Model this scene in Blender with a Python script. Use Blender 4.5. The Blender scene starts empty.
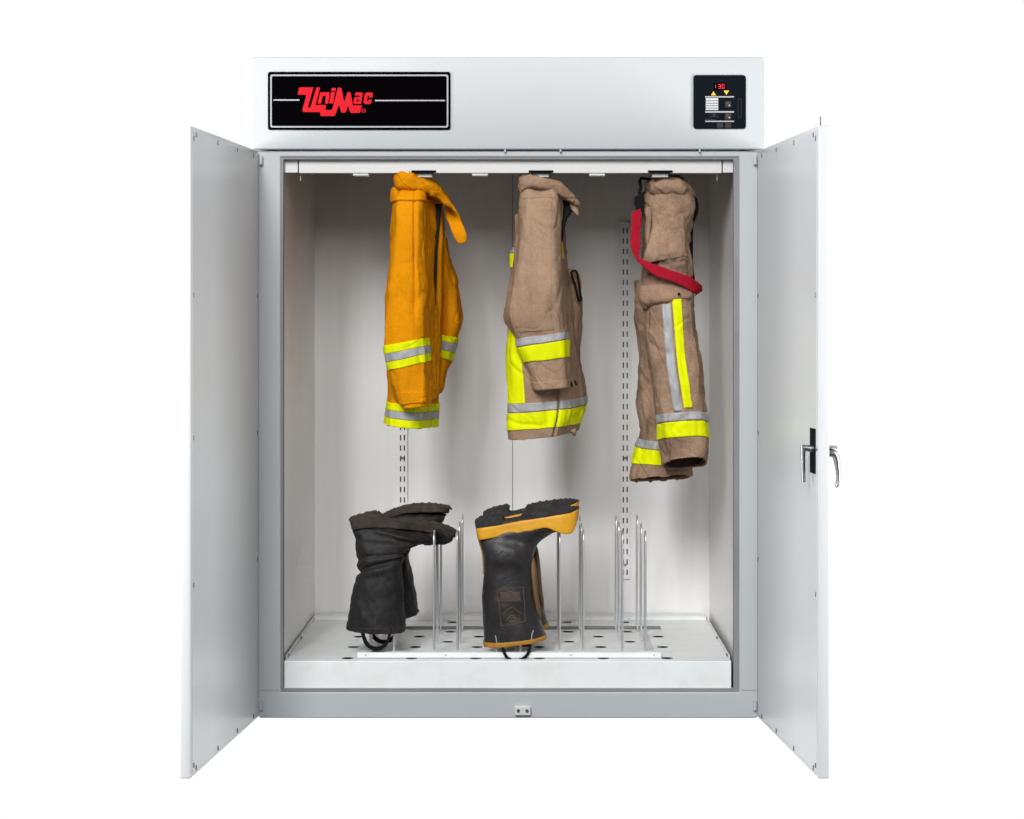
import bpy, bmesh, math, random
import numpy as np
from mathutils import Vector, noise

random.seed(7)
SC = bpy.context.scene
COL = SC.collection

# ------------------------------------------------------------------ camera
D = 4.6375          # camera to cabinet front, metres
F = 1855.0          # focal length in picture pixels
PX, PY = 530.0, 318.0
ZC = 1.0
cam_d = bpy.data.cameras.new("camera")
cam = bpy.data.objects.new("camera", cam_d); COL.objects.link(cam)
cam.location = (0, -D, ZC); cam.rotation_euler = (math.radians(90), 0, 0)
cam_d.sensor_width = 36.0; cam_d.sensor_fit = 'HORIZONTAL'
cam_d.lens = 36.0 * F / 1024.0
cam_d.shift_x = (512 - PX) / 1024.0
cam_d.shift_y = -(409.5 - PY) / 1024.0
cam_d.clip_end = 100
SC.camera = cam

# ------------------------------------------------------------------ studio surround: white backdrop side behind, dim studio in front
W = bpy.data.worlds.new("World"); SC.world = W; W.use_nodes = True
nt = W.node_tree; nt.nodes.clear()
tc = nt.nodes.new('ShaderNodeTexCoord'); sx = nt.nodes.new('ShaderNodeSeparateXYZ')
mr = nt.nodes.new('ShaderNodeMapRange'); mr.interpolation_type = 'SMOOTHSTEP'
mr.inputs['From Min'].default_value = 0.1; mr.inputs['From Max'].default_value = 0.7
mr.inputs['To Min'].default_value = 0.12; mr.inputs['To Max'].default_value = 1.02
bg = nt.nodes.new('ShaderNodeBackground'); out = nt.nodes.new('ShaderNodeOutputWorld')
nt.links.new(tc.outputs['Generated'], sx.inputs[0]); nt.links.new(sx.outputs['Y'], mr.inputs['Value'])
nt.links.new(mr.outputs[0], bg.inputs['Strength']); bg.inputs['Color'].default_value = (1, 1, 1, 1)
nt.links.new(bg.outputs[0], out.inputs[0])

# ------------------------------------------------------------------ studio lamps
def area(name, loc, target, size, power, col=(1, 1, 1)):
    l = bpy.data.lights.new(name, 'AREA'); l.shape = 'RECTANGLE'
    l.size, l.size_y = size; l.energy = power; l.color = col
    o = bpy.data.objects.new(name, l); COL.objects.link(o)
    o.location = loc
    o.rotation_euler = (Vector(target) - Vector(loc)).to_track_quat('-Z', 'Y').to_euler()
    return o
area("softbox_left_high", (-1.7, -5.5, 4.2), (-0.05, 0.5, 0.2), (1.1, 2.6), 330)
area("softbox_right_high", (0.05, -5.6, 3.5), (-0.05, 0.5, 0.1), (1.3, 2.8), 140)
area("softbox_key", (-2.6, -1.25, .85), (0.6, -.4, 0.8), (0.7, 1.4), 78)
area("softbox_fill", (2.6, -1.25, .85), (-0.7, -.4, 0.8), (0.7, 1.4), 76)
SC.view_settings.view_transform = 'Standard'; SC.view_settings.look = 'None'
SC.view_settings.exposure = 0; SC.view_settings.gamma = 1

# ------------------------------------------------------------------ helpers
def P(px, py, y=0.0):
    d = D + y
    return Vector(((px - PX) * d / F, y, ZC + (PY - py) * d / F))

def mat(name, col, rough=0.5, metal=0.0, var=0.0, vscale=8.0, bump=0.0, bscale=200.0, spec=0.5,
        dirt=None, dirt_scale=6.0, dirt_amt=0.5, bump2=0.0, b2scale=25.0, sheen=0.0, emit=None, coat=0.0, stretch=None, grain=0.0, dmin=.48):
    m = bpy.data.materials.new(name); m.use_nodes = True
    n = m.node_tree; b = n.nodes['Principled BSDF']
    b.inputs['Roughness'].default_value = rough; b.inputs['Metallic'].default_value = metal
    b.inputs['Specular IOR Level'].default_value = spec
    b.inputs['Base Color'].default_value = (*col, 1)
    if sheen: b.inputs['Sheen Weight'].default_value = sheen
    if coat: b.inputs['Coat Weight'].default_value = coat; b.inputs['Coat Roughness'].default_value = 0.25
    if emit: b.inputs['Emission Color'].default_value = (*col, 1); b.inputs['Emission Strength'].default_value = emit
    t = n.nodes.new('ShaderNodeTexCoord'); vec = t.outputs['Object']
    if stretch:
        mp = n.nodes.new('ShaderNodeMapping'); mp.inputs['Scale'].default_value = stretch
        n.links.new(vec, mp.inputs[0]); vec = mp.outputs[0]
    csock = None
    if var:
        no = n.nodes.new('ShaderNodeTexNoise'); no.inputs['Scale'].default_value = vscale; no.inputs['Detail'].default_value = 6
        n.links.new(vec, no.inputs['Vector'])
        r = n.nodes.new('ShaderNodeMapRange'); r.inputs['From Min'].default_value = 0.3; r.inputs['From Max'].default_value = 0.7
        r.inputs['To Min'].default_value = 1 - var; r.inputs['To Max'].default_value = 1 + var
        n.links.new(no.outputs['Fac'], r.inputs['Value'])
        mx = n.nodes.new('ShaderNodeMix'); mx.data_type = 'RGBA'; mx.blend_type = 'MULTIPLY'
        mx.inputs['Factor'].default_value = 1; mx.inputs['A'].default_value = (*col, 1)
        n.links.new(r.outputs[0], mx.inputs['B']); csock = mx.outputs['Result']
    if dirt:
        no = n.nodes.new('ShaderNodeTexNoise'); no.inputs['Scale'].default_value = dirt_scale; no.inputs['Detail'].default_value = 8
        no.inputs['Roughness'].default_value = 0.65
        n.links.new(vec, no.inputs['Vector'])
        r = n.nodes.new('ShaderNodeMapRange'); r.inputs['From Min'].default_value = dmin; r.inputs['From Max'].default_value = 0.72
        r.inputs['To Max'].default_value = dirt_amt
        n.links.new(no.outputs['Fac'], r.inputs['Value'])
        mx = n.nodes.new('ShaderNodeMix'); mx.data_type = 'RGBA'
        n.links.new(r.outputs[0], mx.inputs['Factor'])
        if csock: n.links.new(csock, mx.inputs['A'])
        else: mx.inputs['A'].default_value = (*col, 1)
        mx.inputs['B'].default_value = (*dirt, 1); csock = mx.outputs['Result']
    if grain:
        no = n.nodes.new('ShaderNodeTexNoise'); no.inputs['Scale'].default_value = 330; no.inputs['Detail'].default_value = 2
        n.links.new(t.outputs['Object'], no.inputs['Vector'])
        r = n.nodes.new('ShaderNodeMapRange'); r.inputs['From Min'].default_value = 0.3; r.inputs['From Max'].default_value = 0.7
        r.inputs['To Min'].default_value = 1 - grain; r.inputs['To Max'].default_value = 1 + grain
        n.links.new(no.outputs['Fac'], r.inputs['Value'])
        mx = n.nodes.new('ShaderNodeMix'); mx.data_type = 'RGBA'; mx.blend_type = 'MULTIPLY'; mx.inputs['Factor'].default_value = 1
        if csock: n.links.new(csock, mx.inputs['A'])
        else: mx.inputs['A'].default_value = (*col, 1)
        n.links.new(r.outputs[0], mx.inputs['B']); csock = mx.outputs['Result']
    if csock: n.links.new(csock, b.inputs['Base Color'])
    last = None
    for amt, scl, dist in ((bump2, b2scale, 0.01), (bump, bscale, 0.002)):
        if amt:
            no = n.nodes.new('ShaderNodeTexNoise'); no.inputs['Scale'].default_value = scl; no.inputs['Detail'].default_value = 4
            n.links.new(t.outputs['Object'], no.inputs['Vector'])
            bp = n.nodes.new('ShaderNodeBump'); bp.inputs['Strength'].default_value = amt; bp.inputs['Distance'].default_value = dist
            n.links.new(no.outputs['Fac'], bp.inputs['Height'])
            if last: n.links.new(last, bp.inputs['Normal'])
            last = bp.outputs[0]
    if last: n.links.new(last, b.inputs['Normal'])
    return m

M = dict(
    paint=mat("white_paint", (.46, .476, .491), .55, spec=.18, var=.015, vscale=3, bump=.05, bscale=350),
    door=mat("door_paint", (.52, .537, .553), .3, spec=.3, var=.015, vscale=3, bump=.05, bscale=350),
    liner=mat("liner_steel", (.87, .862, .855), .3, metal=0.0, var=.025, vscale=6, bump=.03, bscale=150, stretch=(6, 6, .5)),
    tray=mat("tray_paint", (.82, .84, .84), .4, var=.03, vscale=6, dirt=(.62, .62, .60), dirt_scale=14, dirt_amt=.35),
    trim=mat("trim_paint", (.60, .60, .59), .4, var=.02),
    gasket=mat("rubber_gasket", (.22, .22, .23), .7, var=.1),
    dark=mat("gap_shade", (.008, .008, .009), .9, spec=.05),  # near-black that paints in the shade inside gaps, slots and the plenum
    black=mat("black_gloss", (.0015, .001, .0015), .7, spec=0),
    panelblk=mat("panel_black", (.005, .007, .010), .7, spec=.02),
    silverline=mat("silver_line", (.34, .345, .36), .6),
    red=mat("logo_red", (.54, .012, .022), .7, spec=.05),
    led=mat("led_red", (.70, .02, .05), .5, emit=.35),
    yel=mat("arrow_yellow", (.72, .45, .015), .6),
    grey=mat("faint_print", (.028, .026, .027), .7, spec=.2),
    white=mat("white_print", (.50, .50, .51), .7),
    chrome=mat("chrome_wire", (.80, .81, .83), .38, metal=.85),
    steel=mat("satin_steel", (.36, .365, .37), .35, metal=1.0, var=.2, vscale=120),
    rivet=mat("rivet_steel", (.18, .18, .19), .4, metal=.8),
    orange=mat("orange_cloth", (.72, .27, .002), .9, var=.07, vscale=10, bump=.35, bscale=900, bump2=.45, b2scale=28, spec=.08, grain=.10,
               dirt=(.42, .14, .004), dirt_scale=9, dirt_amt=.35),
    tan=mat("tan_cloth", (.375, .25, .168), .9, var=.10, vscale=10, bump=.4, bscale=900, bump2=.45, b2scale=30, spec=.1, grain=.13,
            dirt=(.21, .125, .082), dirt_scale=13, dirt_amt=.5, dmin=.45),
    tanw=mat("worn_tan_cloth", (.345, .226, .152), .9, var=.18, vscale=9, bump=.4, bscale=900, bump2=.55, b2scale=30, spec=.1, grain=.16,
             dirt=(.11, .065, .045), dirt_scale=13, dirt_amt=.75, dmin=.44),
    lime=mat("lime_tape", (.78, .84, .001), .7, spec=.1, var=.07, vscale=20, bump=.3, bscale=700, bump2=.2, b2scale=30),
    silver=mat("silver_tape", (.40, .40, .41), .55, grain=.08, var=.12, vscale=30, bump=.3, bscale=900, metal=.15, bump2=.2, b2scale=30),
    cuff=mat("dark_cuff_lining", (.060, .036, .026), .95, var=.25, bump=.3, spec=.05),
    lining_and_gap=mat("black_lining_and_gap", (.012, .012, .014), .85, var=.2, bump=.3),  # black for real linings and for the painted shade of a coat gap
    strap=mat("red_webbing", (.36, .010, .025), .85, spec=.05, var=.1, vscale=40, bump=.5, bscale=900),
    webblk=mat("black_webbing", (.010, .010, .011), .95, spec=.08, bump=.4, bscale=800),
    leather=mat("black_leather", (.017, .016, .017), .6, var=.25, vscale=14, bump=.4, bscale=260, bump2=.15, b2scale=45, spec=.28,
                dirt=(.038, .030, .026), dirt_scale=10, dirt_amt=.5),
    sole=mat("boot_sole_rubber", (.035, .028, .022), .85, var=.3, vscale=40, bump=.6, bscale=220, dirt=(.11, .08, .055), dirt_scale=25, dirt_amt=.6),
    rubber=mat("black_rubber", (.019, .017, .018), .45, var=.2, vscale=12, bump=.2, bscale=220, bump2=.15, b2scale=50, spec=.4,
               dirt=(.06, .052, .048), dirt_scale=7, dirt_amt=.5),
    rubsole=mat("black_tread", (.017, .016, .016), .8, var=.3, vscale=40, bump=.5, bscale=220, dirt=(.05, .045, .04), dirt_scale=20, dirt_amt=.5),
    amber=mat("amber_rubber", (.74, .36, .008), .5, var=.08, vscale=14, dirt=(.35, .15, .02), dirt_scale=14, dirt_amt=.55, bump=.15, bscale=200),
    amberdk=mat("worn_amber_rubber", (.42, .20, .012), .6, var=.2, vscale=25, dirt=(.18, .08, .02), dirt_scale=30, dirt_amt=.6),
    pad=mat("brown_shin_pad", (.15, .085, .028), .65, var=.25, vscale=25, dirt=(.07, .045, .02), dirt_scale=20, dirt_amt=.6),
    emblem=mat("faded_emblem", (.055, .036, .027), .7, var=.3, vscale=40),
    emblem2=mat("faded_emblem_orange", (.095, .048, .024), .7, var=.3, vscale=40),
)

def add_obj(name, me, m, parent=None, smooth=False):
    o = bpy.data.objects.new(name, me); COL.objects.link(o)
    if m is not None: me.materials.append(m)
    if smooth:
        for p in me.polygons: p.use_smooth = True
    if parent is not None:
        o.parent = parent
        pl = parent
        off = Vector((0, 0, 0))
        while pl is not None:
            off += pl.location; pl = pl.parent
        me.transform(__import__('mathutils').Matrix.Translation(-off))
    return o

def thing(name, label, cat, loc, group=None):
    o = bpy.data.objects.new(name, None); COL.objects.link(o)
    o.empty_display_size = .05
    o.location = loc; o['label'] = label; o['category'] = cat
    if group: o['group'] = group
    return o

class MB:
    """collects boxes, tubes and plates in world space and links them as one mesh"""
    def __init__(s): s.bm = bmesh.new()
    def box(s, x0, x1, y0, y1, z0, z1, bev=0.0, seg=2, fn=None):
        t = bmesh.new(); bmesh.ops.create_cube(t, size=1)
        for v in t.verts:
            v.co = Vector((x0 + (v.co.x + .5) * (x1 - x0), y0 + (v.co.y + .5) * (y1 - y0), z0 + (v.co.z + .5) * (z1 - z0)))
        if bev: bmesh.ops.bevel(t, geom=t.edges[:], offset=bev, segments=seg, affect='EDGES', profile=.5)
        if fn:
            for v in t.verts: v.co = fn(v.co)
        s.merge(t); return s
    def merge(s, t):
        me = bpy.data.meshes.new("tmp"); bmesh.ops.recalc_face_normals(t, faces=t.faces[:]); t.to_mesh(me); t.free()
        s.bm.from_mesh(me); bpy.data.meshes.remove(me)
    def tube(s, pts, r, n=10, cap=True):
        pts = [Vector(p) for p in pts]; t = bmesh.new(); rings = []
        up = None
        for i, p in enumerate(pts):
            a = pts[max(i - 1, 0)]; b = pts[min(i + 1, len(pts) - 1)]
            d = (b - a).normalized()
            if up is None: up = d.orthogonal().normalized()
            up = (up - d * up.dot(d)).normalized(); si = d.cross(up)
            rr = r[i] if isinstance(r, (list, tuple)) else r
            rings.append([t.verts.new(p + (up * math.cos(2 * math.pi * k / n) + si * math.sin(2 * math.pi * k / n)) * rr) for k in range(n)])
        for a, b in zip(rings, rings[1:]):
            for k in range(n): t.faces.new((a[k], a[(k + 1) % n], b[(k + 1) % n], b[k]))
        if cap: t.faces.new(rings[0][::-1]); t.faces.new(rings[-1])
        s.merge(t); return s
    def build(s, name, m, parent=None, smooth=False):
        me = bpy.data.meshes.new(name); s.bm.to_mesh(me); s.bm.free()
        o = add_obj(name, me, m, parent)
        if smooth:
            for p in me.polygons: p.use_smooth = True
            try: me.set_sharp_from_angle(angle=math.radians(40))
            except Exception: pass
        return o

def plate(loops, thick, fn, bev=0.0):
    """flat outline (first loop) with holes (others), extruded; fn maps (a, b, t) to world"""
    cu = bpy.data.curves.new("tmp", 'CURVE'); cu.dimensions = '2D'; cu.fill_mode = 'BOTH'
    cu.extrude = thick / 2; cu.bevel_depth = bev; cu.bevel_resolution = 1
    for L in loops:
        sp = cu.splines.new('POLY'); sp.points.add(len(L) - 1); sp.use_cyclic_u = True
        for i, (a, b) in enumerate(L): sp.points[i].co = (a, b, 0, 1)
    o = bpy.data.objects.new("tmp", cu); COL.objects.link(o)
    bpy.context.view_layer.update()
    me = bpy.data.meshes.new_from_object(o.evaluated_get(bpy.context.evaluated_depsgraph_get()))
    bpy.data.objects.remove(o); bpy.data.curves.remove(cu)
    for v in me.vertices: v.co = fn(v.co.x, v.co.y, v.co.z)
    bm = bmesh.new(); bm.from_mesh(me); bmesh.ops.remove_doubles(bm, verts=bm.verts[:], dist=1e-6)
    bmesh.ops.recalc_face_normals(bm, faces=bm.faces[:]); bm.to_mesh(me); bm.free()
    return me

def rect(a0, a1, b0, b1): return [(a0, b0), (a1, b0), (a1, b1), (a0, b1)]
def rrect(a0, a1, b0, b1, r, n=5):
    L = []
    for cx, cy, s in ((a1 - r, b1 - r, 0), (a0 + r, b1 - r, 1), (a0 + r, b0 + r, 2), (a1 - r, b0 + r, 3)):
        for k in range(n + 1):
            t = math.pi / 2 * (s + k / n); L.append((cx + r * math.cos(t), cy + r * math.sin(t)))
    return L
def circ(a, b, r, n=20, rb=None):
    return [(a + r * math.cos(2 * math.pi * k / n), b + (rb or r) * math.sin(2 * math.pi * k / n)) for k in range(n)]
def front(yf):     # plate standing in the XZ plane with its middle at depth yf
    return lambda a, b, t: Vector((a, yf + t, b))
def pplate(name, loops_px, y, thick, m, parent):
    """plate whose outline is measured on a front-facing plane at depth y"""
    L = [[(P(a, b, y).x, P(a, b, y).z) for a, b in q] for q in loops_px]
    return add_obj(name, plate(L, thick, front(y - thick / 2)), m, parent)

# ------------------------------------------------------------------ lofted surfaces (cloth, boots)
def fbm(v, s, o=3):
    return noise.fractal(Vector(v) * s, 1.0, 2.0, o, noise_basis='PERLIN_ORIGINAL')

def crom(K, t):
    """Catmull-Rom through rows K at parameters t (0..n-1)"""
    K = np.asarray(K, float); n = len(K)
    i = np.clip(np.floor(t).astype(int), 0, n - 2); f = (t - i)[:, None]
    p0 = K[np.clip(i - 1, 0, n - 1)]; p1 = K[i]; p2 = K[i + 1]; p3 = K[np.clip(i + 2, 0, n - 1)]
    return 0.5 * ((2 * p1) + (-p0 + p2) * f + (2 * p0 - 5 * p1 + 4 * p2 - p3) * f ** 2 + (-p0 + 3 * p1 - 3 * p2 + p3) * f ** 3)

def superell(n, N):
    L = []
    for k in range(N):
        a = math.pi - 2 * math.pi * -k / N        # starts at A (c=-1), goes to the front (w=-1), then B, then the back
        c, s = math.cos(a), math.sin(a)
        L.append((math.copysign(abs(c) ** (2 / n), c), math.copysign(abs(s) ** (2 / n), s)))
    return np.array(L)

def poly_profile(pts, N):
    K = pts + [pts[0]]
    K = [pts[-1]] + K + [pts[1]]
    t = np.linspace(1, len(pts) + 1, N, endpoint=False)
    return crom(K, t)

class Loft:
    """stations: (ax, ay, bx, by, yc, hd): the outline's two edges on the front view, depth of the middle, half depth"""
    def __init__(s, st, prof=2.5, N=None, step=None, amp=0.0, freq=(14, 14, 5), fine=0.0, ffreq=45, seed=0, folds=None, y0=0.0, crease=0.0, cfreq=(9, 9, 7)):
        N = N or (220 if crease else 72); step = (step or 2.0) * (.5 if crease else 1)
        st = [list(q) + [0] * (7 - len(q)) for q in st]
        length = sum(math.hypot((b[0] + b[2] - a[0] - a[2]) / 2, (b[1] + b[3] - a[1] - a[3]) / 2) for a, b in zip(st, st[1:]))
        nv = max(int(length / step), 3 * len(st))
        t = np.linspace(0, len(st) - 1, nv)
        S = crom(st, t)
        if isinstance(prof, (int, float)): pr = superell(prof, N)
        else: pr = poly_profile(prof, N)
        s.py = (S[:, 1] + S[:, 3]) / 2; s.t = t; s.nv, s.N = nv, N
        G = np.zeros((nv, N, 3))
        for i in range(nv):
            ax, ay, bx, by, yc, hd, tl = S[i]
            A = P(ax, ay, yc + y0); B = P(bx, by, yc + y0)
            mid = (A + B) / 2; half = (B - A) / 2
            for k in range(N):
                p = mid + half * pr[k, 0]
                G[i, k] = (p.x, p.y + max(hd, .0005) * pr[k, 1], p.z - tl * pr[k, 1] * .0026)
        s.G = G; s.normals()
        if amp or fine or crease or folds is not None:
            dsp = np.zeros((nv, N))
            for i in range(nv):
                for k in range(N):
                    x, y, z = G[i, k]
                    d = 0
                    if amp: d += amp * noise.fractal(Vector((x * freq[0] + seed * 7.3, y * freq[1], z * freq[2])), 1.0, 2.0, 3, noise_basis='PERLIN_ORIGINAL')
                    if fine:
                        r = noise.noise(Vector((x * ffreq + seed, y * ffreq, z * ffreq * (.6 if ffreq > 30 else .3) + .25 * x * ffreq)))
                        d += fine * (1 - 2.2 * abs(r))
                    if crease:
                        wx = .02 * noise.noise(Vector((x * 9, y * 9, z * 9 + seed)))
                        for q, sc_ in ((1.0, 1.0), (.6, 2.1)):
                            nn = noise.noise(Vector(((x + wx) * cfreq[0] * sc_ + seed * 3.1, y * cfreq[1] * sc_ + sc_, (z + .5 * x + wx) * cfreq[2] * sc_)))
                            d -= crease * q * (math.exp(-(nn / .055) ** 2) - .7 * math.exp(-((nn - .13) / .08) ** 2))
                    if folds is not None: d += folds(k / N, s.py[i], S[i])
                    dsp[i, k] = d
            e = np.minimum(np.arange(nv), np.arange(nv)[::-1]) / 3.0
            G += s.Nrm * (dsp * np.clip(e + .3, 0, 1)[:, None])[:, :, None]
            s.normals()
    def normals(s):
        G = s.G
        du = np.roll(G, -1, 1) - np.roll(G, 1, 1)
        dv = np.gradient(G, axis=0)
        n = np.cross(dv, du); l = np.linalg.norm(n, axis=2, keepdims=True); n = n / np.maximum(l, 1e-9)
        c = G.mean(axis=1, keepdims=True)
        if ((G - c) * n).sum() < 0: n = -n
        s.Nrm = n
    def build(s, name, m, parent, cap0=True, cap1=True, solid=0.0):
        nv, N = s.nv, s.N
        V = [tuple(v) for v in s.G.reshape(-1, 3)]; Fc = []
        for i in range(nv - 1):
            for k in range(N):
                k2 = (k + 1) % N; Fc.append((i * N + k, i * N + k2, (i + 1) * N + k2, (i + 1) * N + k))
        for end, cap in ((0, cap0), (nv - 1, cap1)):
            if cap:
                c = s.G[end].mean(0); V.append(tuple(c)); ci = len(V) - 1
                for k in range(N): Fc.append((end * N + k, ci, end * N + (k + 1) % N) if end else (end * N + (k + 1) % N, ci, end * N + k))
        me = bpy.data.meshes.new(name); me.from_pydata(V, [], Fc)
        bm = bmesh.new(); bm.from_mesh(me); bmesh.ops.recalc_face_normals(bm, faces=bm.faces[:]); bm.to_mesh(me); bm.free()
        o = add_obj(name, me, m, parent, smooth=True)
        if solid:
            md = o.modifiers.new("thickness", 'SOLIDIFY'); md.thickness = solid; md.offset = -1
        return o
    def vat(s, py):     # row index where the middle of the outline is at picture height py
        order = np.argsort(s.py); return float(np.interp(py, s.py[order], np.arange(s.nv)[order]))
    def at(s, u, r):
        u = (u % 1.0) * s.N; k = int(math.floor(u)) % s.N; f = u - math.floor(u); k2 = (k + 1) % s.N
        r = min(max(r, 0), s.nv - 1.001); i = int(r); g = r - i
        def bl(A): return (A[i, k] * (1 - f) + A[i, k2] * f) * (1 - g) + (A[i + 1, k] * (1 - f) + A[i + 1, k2] * f) * g
        n = bl(s.Nrm); n = n / max(np.linalg.norm(n), 1e-9)
        return bl(s.G), n
    def band(s, name, m, parent, r0, r1, u0=0.0, u1=1.0, off=.0022, skew=0.0, nu=None, rows=False, sag=None):
        """a tape laid on the surface between picture heights r0 and r1"""
        a, b = (r0, r1) if rows else (s.vat(r0), s.vat(r1))
        closed = abs(u1 - u0) >= .999
        nu = nu or max(int(abs(u1 - u0) * s.N * 1.0), 4); nr = max(int(abs(b - a) * 1.0), 3)
        us = np.linspace(u0, u1, nu, endpoint=not closed)
        bm = bmesh.new(); grid = []
        for j in range(-1, nr + 2):
            jj = min(max(j, 0), nr); row = []
            o = -.001 if j in (-1, nr + 1) else off
            for q, u in enumerate(us):
                x = (q / max(nu - 1, 1)) - .5
                r = a + (b - a) * jj / nr + skew * x
                if sag: r += sag(u)
                p, n = s.at(u, r)
                oo = o if (closed or 0 < q < nu - 1) else (-.001)
                row.append(bm.verts.new(p + n * oo))
            grid.append(row)
        for r_, r2 in zip(grid, grid[1:]):
            for q in range(len(us) - (0 if closed else 1)):
                q2 = (q + 1) % len(us); bm.faces.new((r_[q], r_[q2], r2[q2], r2[q]))
        bmesh.ops.recalc_face_normals(bm, faces=bm.faces[:])
        me = bpy.data.meshes.new(name); bm.to_mesh(me); bm.free()
        return add_obj(name, me, m, parent, smooth=True)
    def seam(s, name, m, parent, path, r=.0009, off=.0004, n=40):
        """thin stitched line along (u, py) points"""
        pts = []
        K = np.array(path, float); t = np.linspace(0, len(K) - 1, n)
        for u, py in crom(K, t):
            p, nn = s.at(u, s.vat(py)); pts.append(Vector(p + nn * off))
        return MB().tube(pts, r, 6).build(name, m, parent, smooth=True)

exec_order = []
# ================================================================== DRYING CABINET
XL, XR = -.6775, .5675
ZB, ZT = .003, 1.4145
cab = thing("drying_cabinet", "tall white steel drying cabinet with both doors wide open and gear hanging inside", "drying cabinet", (-.055, .4, 0))
# outer shell: sides, top, back, bottom behind the front frame
m = MB()
m.box(XL, XL + .02, .031, .80, ZB, ZT); m.box(XR - .02, XR, .031, .80, ZB, ZT)
m.box(XL + .02, XR - .02, .782, .80, ZB, ZT); m.box(XL + .02, XR - .02, .031, .78, ZB, ZB + .02)
m.build("outer_shell", M['paint'], cab)
# front frame with rectangular opening (rounded lower corners)
add_obj("front_frame", plate([rrect(XL, XR, ZB, ZT, .006), rrect(-.6270, .5270, .0605, 1.4065, .004)], .026, front(.017), bev=.0035), M['paint'], cab)
add_obj("door_gasket", plate([rect(-.6265, .5265, .061, 1.406), rrect(-.6190, .5115, .0705, 1.3985, .004)], .014, front(.014), bev=.002), M['gasket'], cab)
# mitre lines of the frame
for x0, x1, z0, z1 in ((XL + .003, -.6275, .0695, .0703), (.5275, XR - .003, .0695, .0703)):
    MB().box(x0, x1, -.0004, .004, z0, z1).build("frame_seam", M['steel'], cab)

# inner liner
m = MB(); XM = -.050; yb = .705
m.box(-.632, XM - .0008, yb, yb + .012, .10, 1.425); m.box(XM + .0008, .529, yb, yb + .012, .10, 1.425)
m.build("back_panel", M['liner'], cab)
MB().box(XM - .006, XM + .006, yb + .0135, yb + .016, .10, 1.425).build("panel_joint", M['gasket'], cab)
MB().box(-.633, -.6205, .024, yb, .065, 1.425).build("side_panel", M['liner'], cab)
MB().box(.5165, .527, .024, yb, .065, 1.425).build("side_panel", M['liner'], cab)
MB().box(-.632, .529, .024, yb + .012, 1.426, 1.436).build("ceiling_panel", M['liner'], cab)

# trim above the opening and the sliding hanger rails behind it
m = MB()
zt0, zt1 = P(0, 173, .022).z, 1.4245
m.box(P(298.8, 0, .022).x, P(721.7, 0, .022).x, .022, .027, zt0, zt1, .001)
m.box(P(298.8, 0, .022).x, P(721.7, 0, .022).x, .0272, .060, zt0 + .0005, zt0 + .005, .001)
m.box(-.6200, P(297.8, 0, .024).x, .024, .029, zt0 + .001, zt1, .001)
m.box(P(722.8, 0, .024).x, .5155, .024, .029, zt0 + .001, zt1, .001)
m.build("upper_trim", M['trim'], cab)
for px in (300.5, 717):
    p = P(px, 178.5, .03); MB().box(p.x - .001, p.x + .001, .03, .031, p.z - .006, p.z + .006).build("trim_screw", M['rivet'], cab)
for px in (424, 541, 660):
    x = P(px, 0, .03).x
    r = MB(); r.box(x - .020, x + .020, .0275, .075, zt0 - .010, zt0 - .0005, .0015)
    o = r.build("hanger_rail", M['trim'], cab)
    s = MB(); s.box(x - .031, x + .031, .0185, .0265, zt0 + .0012, zt0 + .0065, .001); s.box(x - .025, x + .025, .0165, .0262, zt0 - .001, zt0 + .001)
    s.build("rail_slot", M['dark'], o)
for px in (361, 480, 597):
    x = P(px, 0, .03).x
    MB().box(x - .020, x + .020, .024, .07, zt0 - .0065, zt0 - .001, .0012).build("hanger_rail", M['trim'], cab)

# slotted shelf standards on the back wall
def standard(px, py0, py1):
    y = yb - .006
    a, b = P(px - 5, py1, y), P(px + 5, py0, y)
    xs = [a.x] + sum([[P(px + q - .6, 0, y).x, P(px + q + .6, 0, y).x] for q in (-1.9, 1.9)], []) + [b.x]
    zs = [b.z]; py = py0 + 6
    while py < py1 - 8:
        zs += [P(0, py, y).z, P(0, py + 5.4, y).z]; py += 10.35
    zs.append(a.z)
    bm = bmesh.new(); vv = [[bm.verts.new((x, y, z)) for x in xs] for z in zs]
    for i in range(len(zs) - 1):
        for j in range(5):
            if i % 2 == 1 and j % 2 == 1: continue
            bm.faces.new((vv[i][j], vv[i][j + 1], vv[i + 1][j + 1], vv[i + 1][j]))
    bm.normal_update(); bmesh.ops.solidify(bm, geom=bm.faces[:], thickness=.0012)
    bmesh.ops.recalc_face_normals(bm, faces=bm.faces[:])
    me = bpy.data.meshes.new("shelf_standard"); bm.to_mesh(me); bm.free()
    o = add_obj("shelf_standard", me, M['liner'], cab)
    MB().box(a.x + .0008, b.x - .0008, y + .0034, y + .0052, a.z + .001, b.z - .001).build("slot_shade", M['dark'], o)  # dark plate painting the shade behind the slots
    s = MB()
    s.box(a.x, a.x + .0007, y + .0008, yb - .0005, a.z, b.z); s.box(b.x - .0007, b.x, y + .0008, yb - .0005, a.z, b.z)
    s.build("channel_side", M['liner'], o)
    for pp in (458, 565):
        c = P(px, pp, y); MB().tube([(c.x, y - .0025, c.z), (c.x, y - .0008, c.z)], .004, 14).build("screw", M['steel'], o)
standard(402.5, 222, 579); standard(625.2, 222, 579)

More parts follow.
